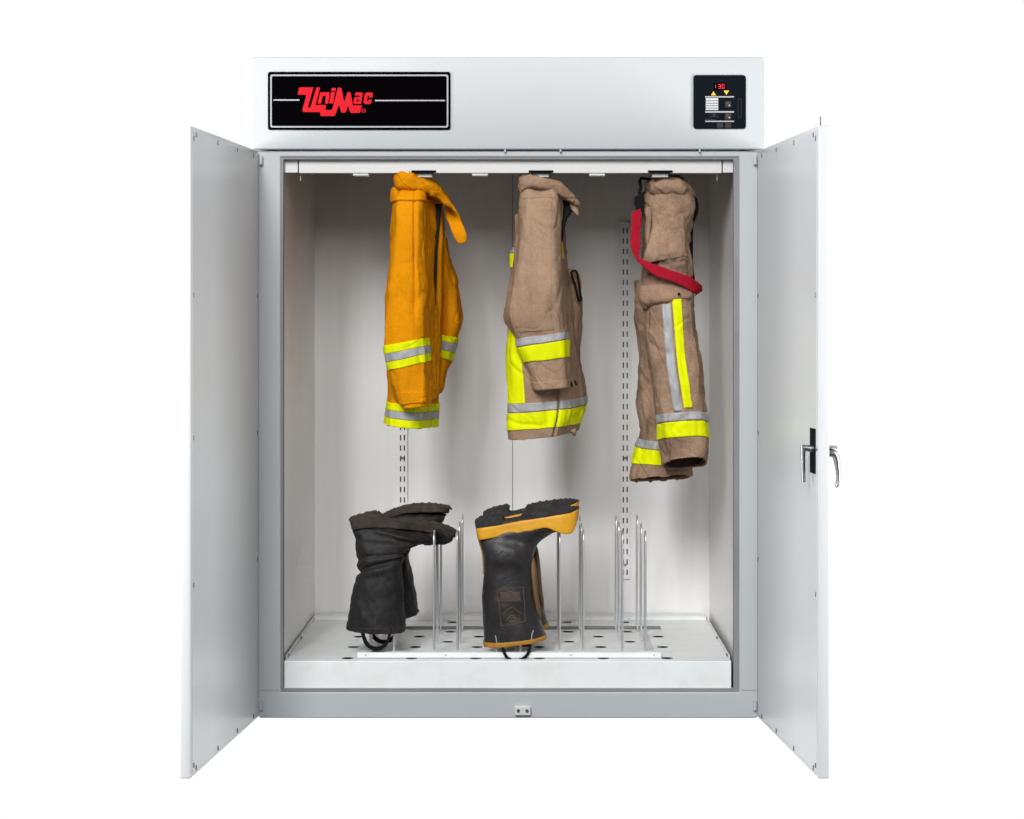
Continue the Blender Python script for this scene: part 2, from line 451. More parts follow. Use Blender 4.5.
# vent tray with staggered holes
TZ = .140
holes = []
for r in range(5):
    for k in range(-3, 3): holes.append(circ(.0235 + .1615 * k, .055 + .158 * r, .0155))
for r in range(4):
    for k in range(-3, 2): holes.append(circ(.1045 + .1615 * k, .134 + .158 * r, .0155))
holes = [h for h in holes if max(q[1] for q in h) < .63]
tray_fn = lambda a, b, t: Vector((a, b, TZ - .0005 + t))
tray = add_obj("vent_tray", plate([rect(-.6160, .5045, .016, .6995)] + holes, .001, tray_fn), M['tray'], cab)
MB().box(-.6160, .5045, .0125, .0155, .0715, TZ, .0012).build("tray_front", M['tray'], tray)
MB().box(-.60, .50, .03, .69, .085, .089).build("air_plenum", M['dark'], tray)
m = MB()
m.box(-.6155, -.6135, .04, .697, TZ + .0005, TZ + .010); m.box(.5015, .5035, .04, .697, TZ + .0005, TZ + .010)
m.box(-.612, .50, .634, .6985, TZ + .0005, TZ + .012)
m.build("tray_lip", M['tray'], tray)
m = MB()
for x, sgn in ((-.6135, 1), (.5015, -1)):
    for y in (.075, .33, .655): MB().box(min(x, x + sgn * .003), max(x, x + sgn * .003), y - .006, y + .006, TZ + .002, TZ + .007, .001).build("tray_clip", M['rivet'], tray)
for px in (383, 508, 725):
    c = P(px, 688.5, .0125); MB().box(c.x - .006, c.x + .006, .0105, .0124, c.z - .001, c.z + .001).build("tray_clip", M['rivet'], tray)

# strike block on the bottom rail
m = MB(); a, b = P(514.5, 714.5), P(530.5, 705.5)
st = m.box(a.x, b.x, -.012, .003, a.z, b.z, .0018).build("strike_plate", M['trim'], cab)
for px in (518.3, 527):
    c = P(px, 709.6); MB().tube([(c.x, -.0125, c.z), (c.x, -.015, c.z)], .004, 12).build("screw", M['rivet'], st)

# ---- header box
HY = -.012
h0, h1 = P(252, 149.3, HY), P(764, 57, HY)
MB().box(h0.x, h1.x, HY, .80, h0.z, h1.z, .004, 3).build("header_box", M['paint'], cab, smooth=True)
MB().box(XL + .03, XR - .03, .03, .77, ZT - .0005, h0.z + .002).build("header_gap_shade", M['dark'], cab)  # dark filler that paints the shadow gap below the header
for px in (505, 560.5, 700):
    c = P(px, 150.5, -.02); MB().box(c.x - .002, c.x + .002, -.012, .006, ZT - .0002, h0.z - .0002).build("header_spacer", M['paint'], cab)

# sign panel with the red lettering
y = HY
sp = pplate("sign_panel", [rrect(268, 450.5, 72.0, 130.0, 2.5)], y, .0036, M['black'], cab)
pplate("sign_border", [rrect(270.3, 448.3, 74.6, 127.6, 2), rrect(271.8, 446.8, 76.1, 126.1, 1.6)], y - .0037, .001, M['silverline'], sp)
pplate("sign_line", [rect(273.5, 299.5, 99.4, 100.7)], y - .0037, .001, M['silverline'], sp)
pplate("sign_line", [rect(375, 445, 99.9, 101.2)], y - .0037, .001, M['silverline'], sp)
def lg(L): return [(294 + a / 12.19, 82 + b / 12.19) for a, b in L]
U = [(46, 155), (62, 74), (72, 66), (236, 66), (172, 300), (180, 314), (200, 314), (270, 76), (280, 66), (318, 68), (262, 280), (392, 280),
     (384, 330), (392, 342), (452, 342), (466, 330), (532, 82), (545, 68), (570, 70), (580, 84), (612, 246), (648, 136), (660, 124), (682, 124), (692, 138),
     (718, 284), (830, 286), (808, 366), (798, 378), (696, 378), (684, 366), (660, 292), (634, 364), (622, 374), (584, 374), (572, 362), (548, 276),
     (504, 402), (492, 416), (326, 416), (318, 368), (120, 366), (104, 352), (104, 330), (142, 200), (146, 155)]
lets = [
    ("letter_mark", [U]),
    ("letter", [[(288, 264), (318, 128), (352, 128), (362, 124), (424, 124), (434, 136), (418, 264), (378, 264), (386, 168), (352, 168), (330, 264)]]),
    ("letter", [[(432, 262), (452, 124), (498, 124), (478, 262)]]),
    ("letter", [[(455, 112), (461, 74), (512, 74), (506, 112)]]),
    ("letter", [[(722, 250), (734, 194), (748, 184), (796, 182), (798, 164), (740, 164), (748, 136), (760, 128), (828, 128), (838, 140), (818, 268), (736, 268)],
                [(764, 238), (768, 214), (790, 212), (786, 238)]]),
    ("letter", [[(846, 250), (864, 146), (884, 128), (950, 128), (962, 142), (956, 190), (914, 190), (916, 166), (900, 166), (890, 230), (906, 234), (912, 214), (950, 214), (940, 256), (926, 270), (862, 270)]]),
    ("registered_mark", [circ(850, 350, 24, 16), circ(850, 350, 14, 16)]),
]
for nm, L in lets: pplate(nm, [lg(q) for q in L], y - .0037, .0012, M['red'], sp)

# control panel
cp = pplate("control_panel", [rrect(693.3, 745.8, 75.2, 129.0, 3)], y, .0036, M['panelblk'], cab)
yy = y - .0037
def cz(L): return [(685 + a / 12.41, 68 + b / 12.41) for a, b in L]
SEG = {'1': 'bc', '3': 'abgcd', '0': 'abcdef'}
def digit(ch, a, b, w, h, t=7):
    R = {'a': rect(a, a + w, b, b + t), 'g': rect(a, a + w, b + h / 2 - t / 2, b + h / 2 + t / 2), 'd': rect(a, a + w, b + h - t, b + h),
         'f': rect(a, a + t, b + t, b + h / 2), 'b': rect(a + w - t, a + w, b + t, b + h / 2 - t / 2), 'e': rect(a, a + t, b + h / 2, b + h - t), 'c': rect(a + w - t, a + w, b + h / 2 + t / 2, b + h - t)}
    return [R[c] for c in SEG[ch]]
dp = pplate("display_window", [cz(rect(355, 510, 188, 272))], yy, .0008, M['black'], cp)
for ch, a in (('1', 352), ('3', 412), ('0', 458)):
    mm = bmesh.new()
    for q in digit(ch, a, 202, 30, 54, 6): 
        t = plate([[(P(u, v, yy).x, P(u, v, yy).z) for u, v in cz(q)]], .0008, front(yy - .0012)); mm.from_mesh(t); bpy.data.meshes.remove(t)
    me = bpy.data.meshes.new("digit"); mm.to_mesh(me); mm.free(); add_obj("digit", me, M['led'], dp)
pplate("arrow_button", [cz([(322, 340), (384, 340), (353, 288)])], yy, .001, M['yel'], cp)
pplate("arrow_button", [cz([(480, 280), (546, 280), (513, 336)])], yy, .001, M['yel'], cp)
for b, bb in ((350, 366), (536, 554), (655, 669)): pplate("divider_line", [cz(rect(250, 608, b, bb))], yy, .0008, M['silverline'], cp)
lp = pplate("instruction_label", [cz(rect(258, 412, 374, 522))], yy, .0008, M['white'], cp)
for b in (404, 434, 464, 494): pplate("label_line", [cz(rect(260, 410, b, b + 7))], yy - .0009, .0005, M['grey'], lp)
for a, b in ((535, 450), (535, 600)):
    o = pplate("push_button", [cz(rrect(a - 40, a + 40, b - 40, b + 40, 16))], yy, .0008, M['grey'], cp)
    pplate("button_mark", [cz(circ(a - 8, b - 10, 12, 12))], yy - .0009, .0005, M['emblem2'], o)
    pplate("button_mark", [cz(circ(a + 14, b + 14, 10, 12))], yy - .0009, .0005, M['silverline'], o)
for q in (rect(310, 400, 566, 574), rect(300, 416, 598, 606), rect(250, 376, 634, 644), rect(345, 372, 574, 596)): pplate("print_line", [cz(q)], yy, .0006, M['grey'], cp)
for a in (435, 535): pplate("push_button", [cz(rrect(a - 38, a + 38, 682, 742, 10))], yy, .0008, M['grey'], cp)
pplate("print_line", [cz(rrect(655, 700, 380, 620, 20)), cz(rrect(661, 694, 386, 614, 16))], yy, .0006, M['grey'], cp)

# ---- doors
DW, DT = .6245, .024
ux, uy = .0897, -.99597
def door_fn(side):
    hx = XR if side > 0 else XL
    def f(u, w, z):      # u along the door from the hinge, w outwards from the inner face
        return Vector((hx + side * (ux * u + -uy * w), -.006 + uy * u + ux * w, z))
    return f
for side in (-1, 1):
    f = door_fn(side)
    dm = MB()
    dm.box(0.004, DW, .0, DT, .004, 1.4165, .0028, 3, fn=lambda c: f(c.x, c.y, c.z))
    d = dm.build("door", M['door'], cab, smooth=True)
    q = MB().box(.016, DW - .011, -.0012, -.0001, .014, 1.4065, .0005, 1, fn=lambda c: f(c.x, c.y, c.z)).build("inner_panel", M['door'], d)
    def rv(lst):
        for u, z in lst:
            MB().box(u - .0022, u + .0022, -.0030, -.0012, z - .0055, z + .0055, .0008, 1, fn=lambda c: f(c.x, c.y, c.z)).build("rivet", M['rivet'], d)
    tops = [(.06, 1.400), (.22, 1.400), (.40, 1.400), (.585, 1.400), (.605, 1.390)]
    bots = [(u, 1.4185 - z) for u, z in tops]
    sides = [(.606, z) for z in (1.05, .74, .42)] if side < 0 else [(.606, z) for z in (1.05, .40)]
    hing = [(.018, z) for z in (1.055, .715, .40)]
    rv(tops + bots + sides + hing)
    for z0, z1 in ((1.383, 1.405), (.022, .044)):
        hm = MB(); hm.tube([f(.002, -.006, z0), f(.002, -.006, z1)], .0045, 12)
        hm.build("hinge_pin", M['paint'], d, smooth=True)
    MB().box(-.003, .0035, .006, .020, .046, 1.381, fn=lambda c: f(c.x, c.y, c.z)).build("hinge_strip", M['gasket'], d)
    if side > 0:
        MB().tube([f(.603, .010, 1.405), f(.603, .010, 1.438)], .0016, 8).build("latch_rod", M['rivet'], d)
        MB().box(.556, .606, -.0024, -.0014, .661, .759, fn=lambda c: f(c.x, c.y, c.z)).build("latch_slot", M['dark'], d)  # flat black plate painting the dark of an open slot
        hm = MB()
        hm.tube([f(.584, .0, .715), f(.584, -.010, .715), f(.583, -.020, .717), f(.583, -.026, .717)], [.008, .0078, .0065, .0065], 14)
        hm.tube([f(.583, -.0235, .722), f(.583, -.024, .700), f(.583, -.0235, .668), f(.583, -.0225, .642)], [.0062, .005, .0045, .0045], 12)
        hm.build("inner_lever", M['steel'], d, smooth=True)
        MB().tube([f(.612, -.001, .715), f(.612, -.003, .715)], .004, 12).build("set_screw", M['steel'], d)
        hm = MB()
        hm.box(.566, .602, DT - .001, DT + .006, .692, .727, .002, 2, fn=lambda c: f(c.x, c.y, c.z))
        K = [(.004, .705, .010), (.012, .706, .0095), (.020, .704, .009), (.0255, .695, .0075), (.028, .680, .0062), (.030, .664, .005), (.030, .648, .0045), (.0275, .634, .004), (.0245, .632, .004)]
        hm.tube([f(.584, DT + w, z) for w, z, r in K], [r for w, z, r in K], 14)
        hm.build("outer_handle", M['steel'], d, smooth=True)
        MB().box(.572, .596, DT + .006, DT + .026, .7155, .7205, .0015, fn=lambda c: f(c.x, c.y, c.z)).build("handle_cap", M['gasket'], d)

# ================================================================== BOOT RACK
rack = thing("boot_rack", "low boot rack of white bars with tall upright chrome wire hoops on the tray", "boot rack", (-.05, .3, TZ))
m = MB(); a, b = P(357.5, 0, .052), P(661, 0, .052)
zb = TZ + .001
m.box(a.x, b.x, .046, .049, zb + .001, zb + .014, .001); m.box(a.x, b.x, .0492, .074, zb + .011, zb + .014, .001)
m.build("front_bar", M['tray'], rack)
MB().box(a.x + .03, b.x + .03, .486, .503, zb + .001, zb + .0055, .0008).build("rear_bar", M['gasket'], rack)  # bar coloured dark to paint in the shadow line along it
for x in (a.x + .05, -.05, b.x - .02): MB().box(x - .009, x + .009, .075, .477, zb, zb + .0028).build("cross_strip", M['trim'], rack)
for px in (366, 446, 571, 654):
    c = P(px, 0, .05); MB().tube([(c.x, .0455, zb + .008), (c.x, .0445, zb + .008)], .0018, 10).build("bar_bolt", M['steel'], rack)
COLS = [370.2, 393.8, 433.5, 457.2, 496.8, 520.4, 560, 583.5, 622.8, 645.8]
for i, px in enumerate(COLS):
    x = P(px, 0, .066).x
    for j, yc in enumerate((.090, .272, .454)):
        hh = (.303 if i in (0, 1, 4, 6) else .285 if i == 5 else .309) + random.uniform(-.003, .003); jx = random.uniform(-.0012, .0012)
        r = .024
        top = zb + .008 + hh
        ring = [(x, yc - r, zb + .008)] + [(x + jx * t, yc - r, zb + .008 + (hh - .024) * t) for t in (.25, .5, .75, 1)]
        for k in range(1, 10):
            t = math.pi * k / 10; ring.append((x + jx, yc - r * math.cos(t), top - .024 + .024 * math.sin(t)))
        ring += [(x + jx * t, yc + r, zb + .008 + (hh - .024) * t) for t in (1, .75, .5, .25)] + [(x, yc + r, zb + .008)]
        MB().tube(ring, .0023, 10).build("wire_hoop", M['chrome'], rack, smooth=True)

# ================================================================== ORANGE COAT
oc = thing("fire_coat", "bright orange firefighter coat with lime and silver stripes hanging at left", "coat", P(412, 437, .2), "firefighter coats hanging from the rails")
FLAT = [(-1, .0), (-.93, -.62), (-.6, -.95), (0, -1.0), (.5, -.98), (.78, -.8), (.95, -.35), (1, .15), (.8, .8), (.2, 1), (-.5, 1), (-.92, .6)]
def ofold(u, py, S):
    d = 0
    if .0 < u < .5: d += -.006 * math.exp(-((u - .33) / .02) ** 2) * (1 if py < 300 else max(0, 1 - (py - 300) / 30))
    return d
torso = Loft([(396, 192, 438, 196, .20, .085), (394, 215, 440, 215, .20, .115), (393, 250, 441, 250, .20, .13), (391, 300, 441, 300, .20, .13),
              (388, 345, 439, 345, .20, .125), (388, 380, 437, 382, .20, .12), (388, 400, 435.5, 403, .20, .115), (387, 423, 434.5, 428, .20, .115)],
             prof=[(-1, 0), (-.95, -.6), (-.6, -.95), (-.1, -1), (.25, -.9), (.5, -.55), (.75, 0), (.95, .4), (1, .7), (.7, 1), (0, 1), (-.6, .9), (-.95, .5)], amp=.006, freq=(20, 14, 4), fine=.0048, ffreq=17, seed=3, step=2, crease=0.0018)
torso.build("coat_body", M['orange'], oc, cap1=False, solid=.003)
for r0, r1, mm in ((402.5, 410, 'lime'), (410, 418, 'silver'), (418, 427.5, 'lime')):
    torso.band("reflective_stripe", M[mm], oc, r0, r1 - .3, 0, 1)
sl = Loft([(396, 190, 424, 190, .11, .05), (394, 200, 424, 200, .095, .066), (393.5, 225, 424, 225, .085, .07), (391, 255, 425, 255, .08, .07), (388, 290, 427, 290, .08, .07),
           (386.5, 325, 427, 322, .08, .068), (386.5, 345, 426.5, 337.5, .08, .066), (388.5, 357, 427, 349, .08, .064), (391, 369.5, 427.5, 361, .082, .062), (393, 384, 429.5, 382, .085, .06),
           (398, 398, 430, 396, .088, .058), (404, 408, 430, 405, .088, .055)], prof=FLAT, amp=.007, freq=(18, 14, 4.5), fine=.0048, ffreq=17, seed=1, folds=ofold, crease=0.0018)
sl.build("sleeve", M['orange'], oc, cap1=False, solid=.003)
for r0, r1, mm in ((341.5, 349.5, 'lime'), (349.5, 357.5, 'silver'), (357.5, 365.5, 'lime')):
    sl.band("reflective_stripe", M[mm], oc, r0, r1 - .3, 0, 1, off=.0026)
sl.band("cuff_patch", M['orange'], oc, 391, 402, .10, .40, off=.003)
sl.band("shoulder_yoke", M['orange'], oc, 190.5, 202.5, -.06, .46, off=.006)
sl.seam("stitch_line", M['orange'], oc, [(.30, 203), (.305, 250), (.31, 300), (.315, 338)], r=.0008)
# far sleeve and coat front edge
sl2 = Loft([(436, 236, 447, 238, .31, .05), (437, 255, 449, 255, .33, .06), (438, 285, 456, 285, .335, .065), (439, 318, 460, 318, .335, .066), (440, 333, 456.5, 336, .335, .062),
            (440.5, 345, 452.5, 348, .335, .06), (440, 356, 449.5, 360, .335, .058), (439, 375, 444, 375, .335, .055), (436, 388, 443, 386, .335, .05), (436, 394, 439, 393, .335, .04)],
           prof=2.6, amp=.006, freq=(20, 14, 5), fine=.0048, ffreq=17, seed=5, crease=0.0024)
sl2.build("sleeve", M['orange'], oc, cap1=False, solid=.003)
for r0, r1, mm in ((335.5, 341.5, 'lime'), (341.5, 350, 'silver'), (350, 358, 'lime')):
    sl2.band("reflective_stripe", M[mm], oc, r0, r1 - .3, 0, 1, off=.0026)
fl = Loft([(421, 198, 435.5, 200, .135, .055), (422, 225, 437.5, 225, .14, .065), (423, 260, 437, 262, .145, .068), (423.5, 300, 437, 300, .145, .068), (424, 335, 437.5, 335, .145, .068),
           (424, 365, 438, 365, .145, .065), (425, 388, 436.5, 388, .145, .06), (426, 400, 435, 399, .145, .05)],
          prof=[(-1, -1), (-.6, -.85), (-.1, -.35), (.35, .1), (.75, .55), (1, 1), (.6, .9), (.1, .5), (-.4, 0), (-.85, -.6)], amp=.005, freq=(24, 16, 6), fine=.004, ffreq=20, seed=8, crease=.0025)
fl.build("front_flap", M['orange'], oc)
fl2 = Loft([(433, 205, 442, 208, .19, .012), (434, 235, 443, 237, .19, .012), (435, 270, 441, 270, .20, .012), (435, 320, 441, 320, .20, .012), (435, 360, 440.5, 360, .20, .012), (434.5, 395, 439, 393, .20, .01)],
           prof=3, amp=.004, freq=(30, 20, 6), seed=12)
fl2.build("front_flap", M['orange'], oc)
gap_strip = Loft([(434, 204, 442, 204, .165, .006), (434.5, 225, 440, 225, .168, .006), (434.5, 245, 438, 246, .17, .006), (434.5, 280, 436.8, 280, .172, .006), (434.8, 305, 436, 305, .175, .004)], prof=2, N=24)
gap_strip.build("lining_and_gap", M['lining_and_gap'], oc)  # black strip painting the shade of the gap beside the flap
col = Loft([(393.4, 177, 395.5, 187.5, .085, .03), (395.5, 172.8, 397.5, 189.2, .085, .05), (400.5, 170.2, 402, 190, .083, .06), (409, 169.6, 411, 190.6, .083, .063), (418, 171, 419, 192, .088, .063), (428, 176.5, 427.5, 195, .098, .058),
            (437, 184, 436, 199, .108, .048), (446, 194.5, 443.5, 204, .115, .035), (453, 204, 450, 208, .12, .02), (457.5, 212, 456, 213, .12, .008)],
           prof=[(-1, .2), (-.98, -.45), (-.8, -.88), (-.3, -1.0), (.3, -.97), (.8, -.86), (1, -.6), (.97, -.2), (.7, .45), (0, .95), (-.75, .8)], amp=.004, freq=(24, 14, 24), fine=.0006, seed=4, step=1.2, crease=.0022, cfreq=(8, 8, 12))
col.build("collar", M['orange'], oc)
tab = Loft([(444.5, 207, 452.5, 203.5, .165, .006), (446, 215, 457, 211, .16, .007), (450, 227, 462.5, 223, .15, .007), (454, 237, 466, 233, .145, .007), (457, 242, 466.5, 239.5, .145, .006), (460, 243.8, 465, 242.5, .145, .004)],
           prof=3, amp=.002, freq=(30, 30, 30), seed=6, step=1.2)
tab.build("collar_tab", M['orange'], oc)

# ================================================================== TAN COAT
tc_ = thing("fire_coat", "tan firefighter coat with wide lime stripes hanging in the middle", "coat", P(546, 437, .2), "firefighter coats hanging from the rails")
def tfold(u, py, S):
    d = 0
    if py > 380: d += -.018 * math.exp(-((u - .312) / .009) ** 2) * min(1, (py - 380) / 25)
    return d
tb = Loft([(517, 215, 563, 215, .21, .09), (516.5, 235, 564, 235, .21, .115), (512.5, 255, 566, 255, .21, .12), (511.5, 275, 568, 275, .21, .125), (511, 310, 574, 308, .21, .125), (510, 340, 577, 338, .21, .125),
           (510, 370, 582, 366, .21, .125), (510.3, 402.5, 586.5, 397, .21, .125), (510, 415, 585.5, 408, .21, .125), (510, 427.5, 581.5, 421, .21, .12), (511.5, 438, 577, 431.5, .21, .115)],
          prof=[(-1, 0), (-.95, -.7), (-.6, -1.0), (0, -1), (.32, -.93), (.58, -.62), (.84, -.05), (1, .5), (.85, .9), (.2, 1), (-.5, 1), (-.94, .6)],
          amp=.007, freq=(20, 14, 4), fine=.0048, ffreq=17, seed=21, folds=tfold, crease=0.0021)
tb.build("coat_body", M['tan'], tc_, cap1=False, solid=.003)
tb.band("reflective_stripe", M['silver'], tc_, 399.5, 407.3, -.40, .304)
tb.band("reflective_stripe", M['silver'], tc_, 399.5, 407.3, .321, .60)
tb.band("reflective_stripe", M['lime'], tc_, 408.6, 424.8, -.40, .303, off=.0026)
tb.band("reflective_stripe", M['lime'], tc_, 408.6, 424.8, .321, .60, off=.0026)
tb.band("reflective_stripe", M['lime'], tc_, 326, 399.5, .05, .165, off=.0026)
tb.band("reflective_stripe", M['lime'], tc_, 254, 268, -.06, .06, off=.0026)
tb.band("reflective_stripe", M['silver'], tc_, 248, 253.6, -.06, .06, off=.0026)
tb.band("reflective_stripe", M['lime'], tc_, 243, 258.5, .40, .52, off=.004)
ts = Loft([(525.5, 186, 555, 186, .12, .045), (522, 194, 560.5, 194, .10, .062), (521, 215, 561.5, 214, .088, .07), (519.5, 238, 561, 238, .082, .072), (516.5, 260, 562, 258, .08, .074), (511, 285, 564, 283, .08, .074),
           (507.5, 303, 565.5, 302, .08, .074), (506.3, 317, 566, 315, .08, .073), (511, 327, 566.5, 324, .082, .072), (518, 338, 567.5, 331.5, .085, .07), (519.5, 346, 568, 338.5, .085, .07),
           (524.5, 361.5, 569, 356, .085, .066), (530, 377, 569, 374, .09, .062), (535.5, 389, 568, 386.5, .09, .058)],
          prof=[(-1, 0), (-.95, -.55), (-.68, -.93), (0, -1.0), (.45, -1.0), (.72, -.86), (.93, -.38), (1, .15), (.8, .8), (.2, 1), (-.5, 1), (-.92, .6)],
          amp=.006, freq=(18, 14, 4.5), fine=.0048, ffreq=17, seed=22, crease=0.0018)
ts.build("sleeve", M['tan'], tc_, cap1=False, solid=.003)
ts.band("reflective_stripe", M['silver'], tc_, 334.7, 342, 0, 1)
ts.band("reflective_stripe", M['lime'], tc_, 343, 358.8, 0, 1, off=.0026)
ts.band("shoulder_patch", M['tan'], tc_, 204, 330, .15, .345, off=.0012)
ts.band("cuff", M['tan'], tc_, 380, 387.5, 0, 1, off=.003)
ts.seam("stitch_line", M['tanw'], tc_, [(.12, 200), (.25, 199), (.37, 200)], r=.0009)
ts2 = Loft([(566, 268, 575, 270, .30, .045), (567, 285, 580, 284, .30, .058), (567, 310, 580.5, 308, .30, .06), (567, 328, 579.5, 326, .30, .06), (567, 350, 577.5, 350, .30, .058), (567, 375, 578, 374, .30, .054), (568, 390, 577, 389, .30, .05)],
           prof=2.6, amp=.008, freq=(20, 14, 7), fine=.0048, ffreq=17, seed=23, crease=0.0024)
ts2.build("sleeve", M['tan'], tc_, cap1=False, solid=.003)
tcol = Loft([(518.6, 179, 520, 192.5, .095, .03), (520, 174.6, 521.5, 194, .092, .05), (525, 173.1, 527, 190.5, .09, .06), (534, 173.3, 535, 189.5, .088, .064), (545, 176.5, 546, 191, .092, .062), (556, 180.3, 555.5, 194, .10, .055),
             (565, 186.5, 563, 198, .108, .045), (572.5, 194, 569.5, 202, .112, .032), (578.5, 201, 575.5, 206, .115, .02), (580.8, 203.8, 579.5, 205.5, .11, .006)],
            prof=[(-1, .2), (-.98, -.45), (-.8, -.88), (-.3, -1.0), (.3, -.97), (.8, -.86), (1, -.6), (.97, -.2), (.7, .45), (0, .95), (-.75, .8)], amp=.004, freq=(24, 14, 24), fine=.0006, seed=24, step=1.2, crease=.002, cfreq=(8, 8, 12))
tcol.build("collar", M['tan'], tc_)
cin = Loft([(560, 194, 574, 203, .15, .02), (561, 202, 574, 207, .15, .02), (561.5, 212, 571, 213, .15, .02), (561.5, 224, 565.5, 225, .15, .018), (561.5, 241, 563, 241, .15, .01)], prof=2.4, amp=.003, freq=(30, 30, 30), seed=25)
cin.build("lining_and_gap", M['lining_and_gap'], tc_)
ctab = Loft([(569, 204, 574, 201, .12, .01), (571, 209, 576.5, 205.5, .118, .009), (574, 212.5, 578.5, 211, .115, .006), (577, 215.5, 579, 214.5, .115, .003)], prof=3, step=1.0)
ctab.build("collar_tab", M['tan'], tc_)
back = Loft([(516, 222, 521, 222, .19, .02), (514.5, 235, 520, 236, .19, .025), (513.2, 247, 518, 246, .19, .02)], prof=2.5, N=32)
back.build("back_yoke", M['tanw'], tc_)
# clip ring and small hardware at the coat's front
yk = .225
ringp = [P(a, b, yk) for a, b in ((571, 272), (575, 270.5), (577.5, 274), (579, 284), (580.5, 295), (581, 301), (579, 301.5), (577, 294), (575, 284), (572, 276), (571, 272))]
MB().tube(ringp, .0028, 8).build("snap_hook", M['webblk'], tc_, smooth=True)
hk = MB()
for a, b in ((571, 382), (575, 380.5)):
    hk.tube([P(a, b, .1), P(a + .6, b + 3, .098), P(a + 1.4, b + 4.5, .1)], .0026, 8)
hk.build("coat_buckle", M['webblk'], tc_, smooth=True)
pt = Loft([(569, 431, 575, 428, .11, .02), (571, 433, 577, 429, .11, .02), (574, 435.5, 576.5, 431, .11, .015), (575.5, 436, 576, 434, .11, .006)], prof=2, N=24, step=1)
pt.build("storm_flap_corner", M['tanw'], tc_)
# ================================================================== TAN TROUSERS
tr = thing("fire_trousers", "worn tan firefighter trousers with a red suspender strap hanging at right", "trousers", P(668, 486, .2))
def kf(u, py, S): return 0
nl = Loft([(645, 285, 692, 282, .14, .085), (644, 300, 692.5, 297, .135, .085), (645, 315, 694, 312, .13, .08), (646.5, 335, 696, 332, .125, .076), (649, 365, 699, 362, .12, .072), (654, 395, 702.5, 390, .12, .07),
           (658, 419.5, 705.5, 417, .12, .068, 4), (659.5, 440, 707, 438, .12, .066, 5), (662, 450, 707.5, 450, .122, .066, 5.5), (664, 460.5, 706.5, 458.5, .125, .066, 6.5), (665, 465, 705, 461.5, .125, .066, 7.5)],
          prof=2.7, amp=.007, freq=(20, 14, 6), fine=.0048, ffreq=17, seed=31, crease=0.0027)
nl.build("trouser_leg", M['tanw'], tr, cap1=False, solid=.004)
nl.band("reflective_stripe", M['silver'], tr, 414.2, 423, 0, 1)
nl.band("reflective_stripe", M['lime'], tr, 424.2, 439.6, 0, 1, off=.0026)
nl.band("reflective_stripe", M['silver'], tr, 304, 412, .206, .249, off=.0032)
nl.band("reflective_stripe", M['lime'], tr, 300, 409, .252, .298, off=.0036)
il = Loft([(663, 446, 705, 445, .122, .052, 5.5), (666.2, 458, 704, 456, .125, .053, 6.2), (667.6, 463, 702.6, 459.8, .125, .053, 7)], prof=2.7, step=1)
il.build("lining_and_gap", M['cuff'], tr, cap1=False, solid=-.001)
fl_ = Loft([(638.5, 280, 672, 280, .27, .07), (637, 300, 672, 300, .27, .07), (638, 330, 672, 330, .27, .068), (639, 360, 672, 360, .27, .066), (637.5, 400, 675, 400, .27, .066), (640.5, 425, 680, 428, .27, .068), (640, 437, 684, 441, .27, .07),
            (637, 447, 688, 451, .27, .072), (633, 463, 690.5, 466, .27, .076, 2), (630.5, 475, 692, 472.5, .27, .078, 4.2), (631, 480.5, 691.5, 476, .27, .078, 5)],
           prof=2.5, amp=.007, freq=(20, 14, 6), fine=.0048, ffreq=17, seed=32, crease=0.0030)
fl_.build("trouser_leg", M['tanw'], tr, cap1=False, solid=.004)
il2 = Loft([(637, 457, 686.5, 459, .27, .058, 1.5), (634.5, 473, 688.5, 471, .27, .062, 4), (635, 478.3, 688, 474, .27, .063, 4.6)], prof=2.5, step=1)
il2.build("lining_and_gap", M['cuff'], tr, cap1=False, solid=-.001)
fl_.band("reflective_stripe", M['silver'], tr, 440.5, 448.3, 0, 1)
fl_.band("reflective_stripe", M['lime'], tr, 449.3, 465, 0, 1, off=.0026)
wb = Loft([(648, 188, 684, 181, .15, .05), (645, 196, 690, 190, .14, .08), (644.5, 207, 692.5, 203, .135, .09), (644, 222, 690, 220, .135, .092), (644.5, 240, 687.5, 238, .135, .092), (644.5, 256, 688.5, 252, .135, .092), (645, 268, 690, 262, .14, .09),
           (644, 282, 691, 278, .14, .088), (643, 290, 692, 288, .14, .086)],
          prof=2.6, amp=.011, freq=(20, 14, 12), fine=.0048, ffreq=17, seed=33, crease=0.0036)
wb.build("seat", M['tanw'], tr)
wt = Loft([(646.5, 187, 647.5, 191, .12, .02), (648.5, 181.5, 650, 196, .115, .06), (655, 178, 657, 197, .122, .08), (664, 177, 667, 198.5, .125, .088), (674, 177.5, 677, 200, .13, .088), (682, 180.5, 684, 202, .135, .08), (689, 187, 689.5, 202, .145, .06), (693.5, 193.5, 693, 200, .15, .025)],
          prof=2.2, amp=.006, freq=(26, 16, 26), fine=.0048, ffreq=17, seed=34, step=1.3, crease=0.0017)
wt.build("waistband", M['tanw'], tr)
sf = Loft([(652, 205, 684, 202, .06, .012), (652, 225, 683, 222, .055, .014), (650, 240, 684.5, 236, .05, .016), (645, 256, 686.5, 249, .048, .016), (643, 263.5, 688, 255.5, .05, .012)],
          prof=3, amp=.006, freq=(24, 20, 14), fine=.0048, ffreq=17, seed=35, crease=0.0012)
sf.build("side_flap", M['tanw'], tr)
rp = Loft([(686, 197, 693, 196, .12, .02), (685, 208, 695, 208, .12, .03), (684, 217, 692, 219, .12, .03), (685, 223, 688, 224, .13, .02)], prof=2.4, amp=.004, freq=(30, 30, 30), seed=36)
rp.build("waist_flap", M['tanw'], tr)
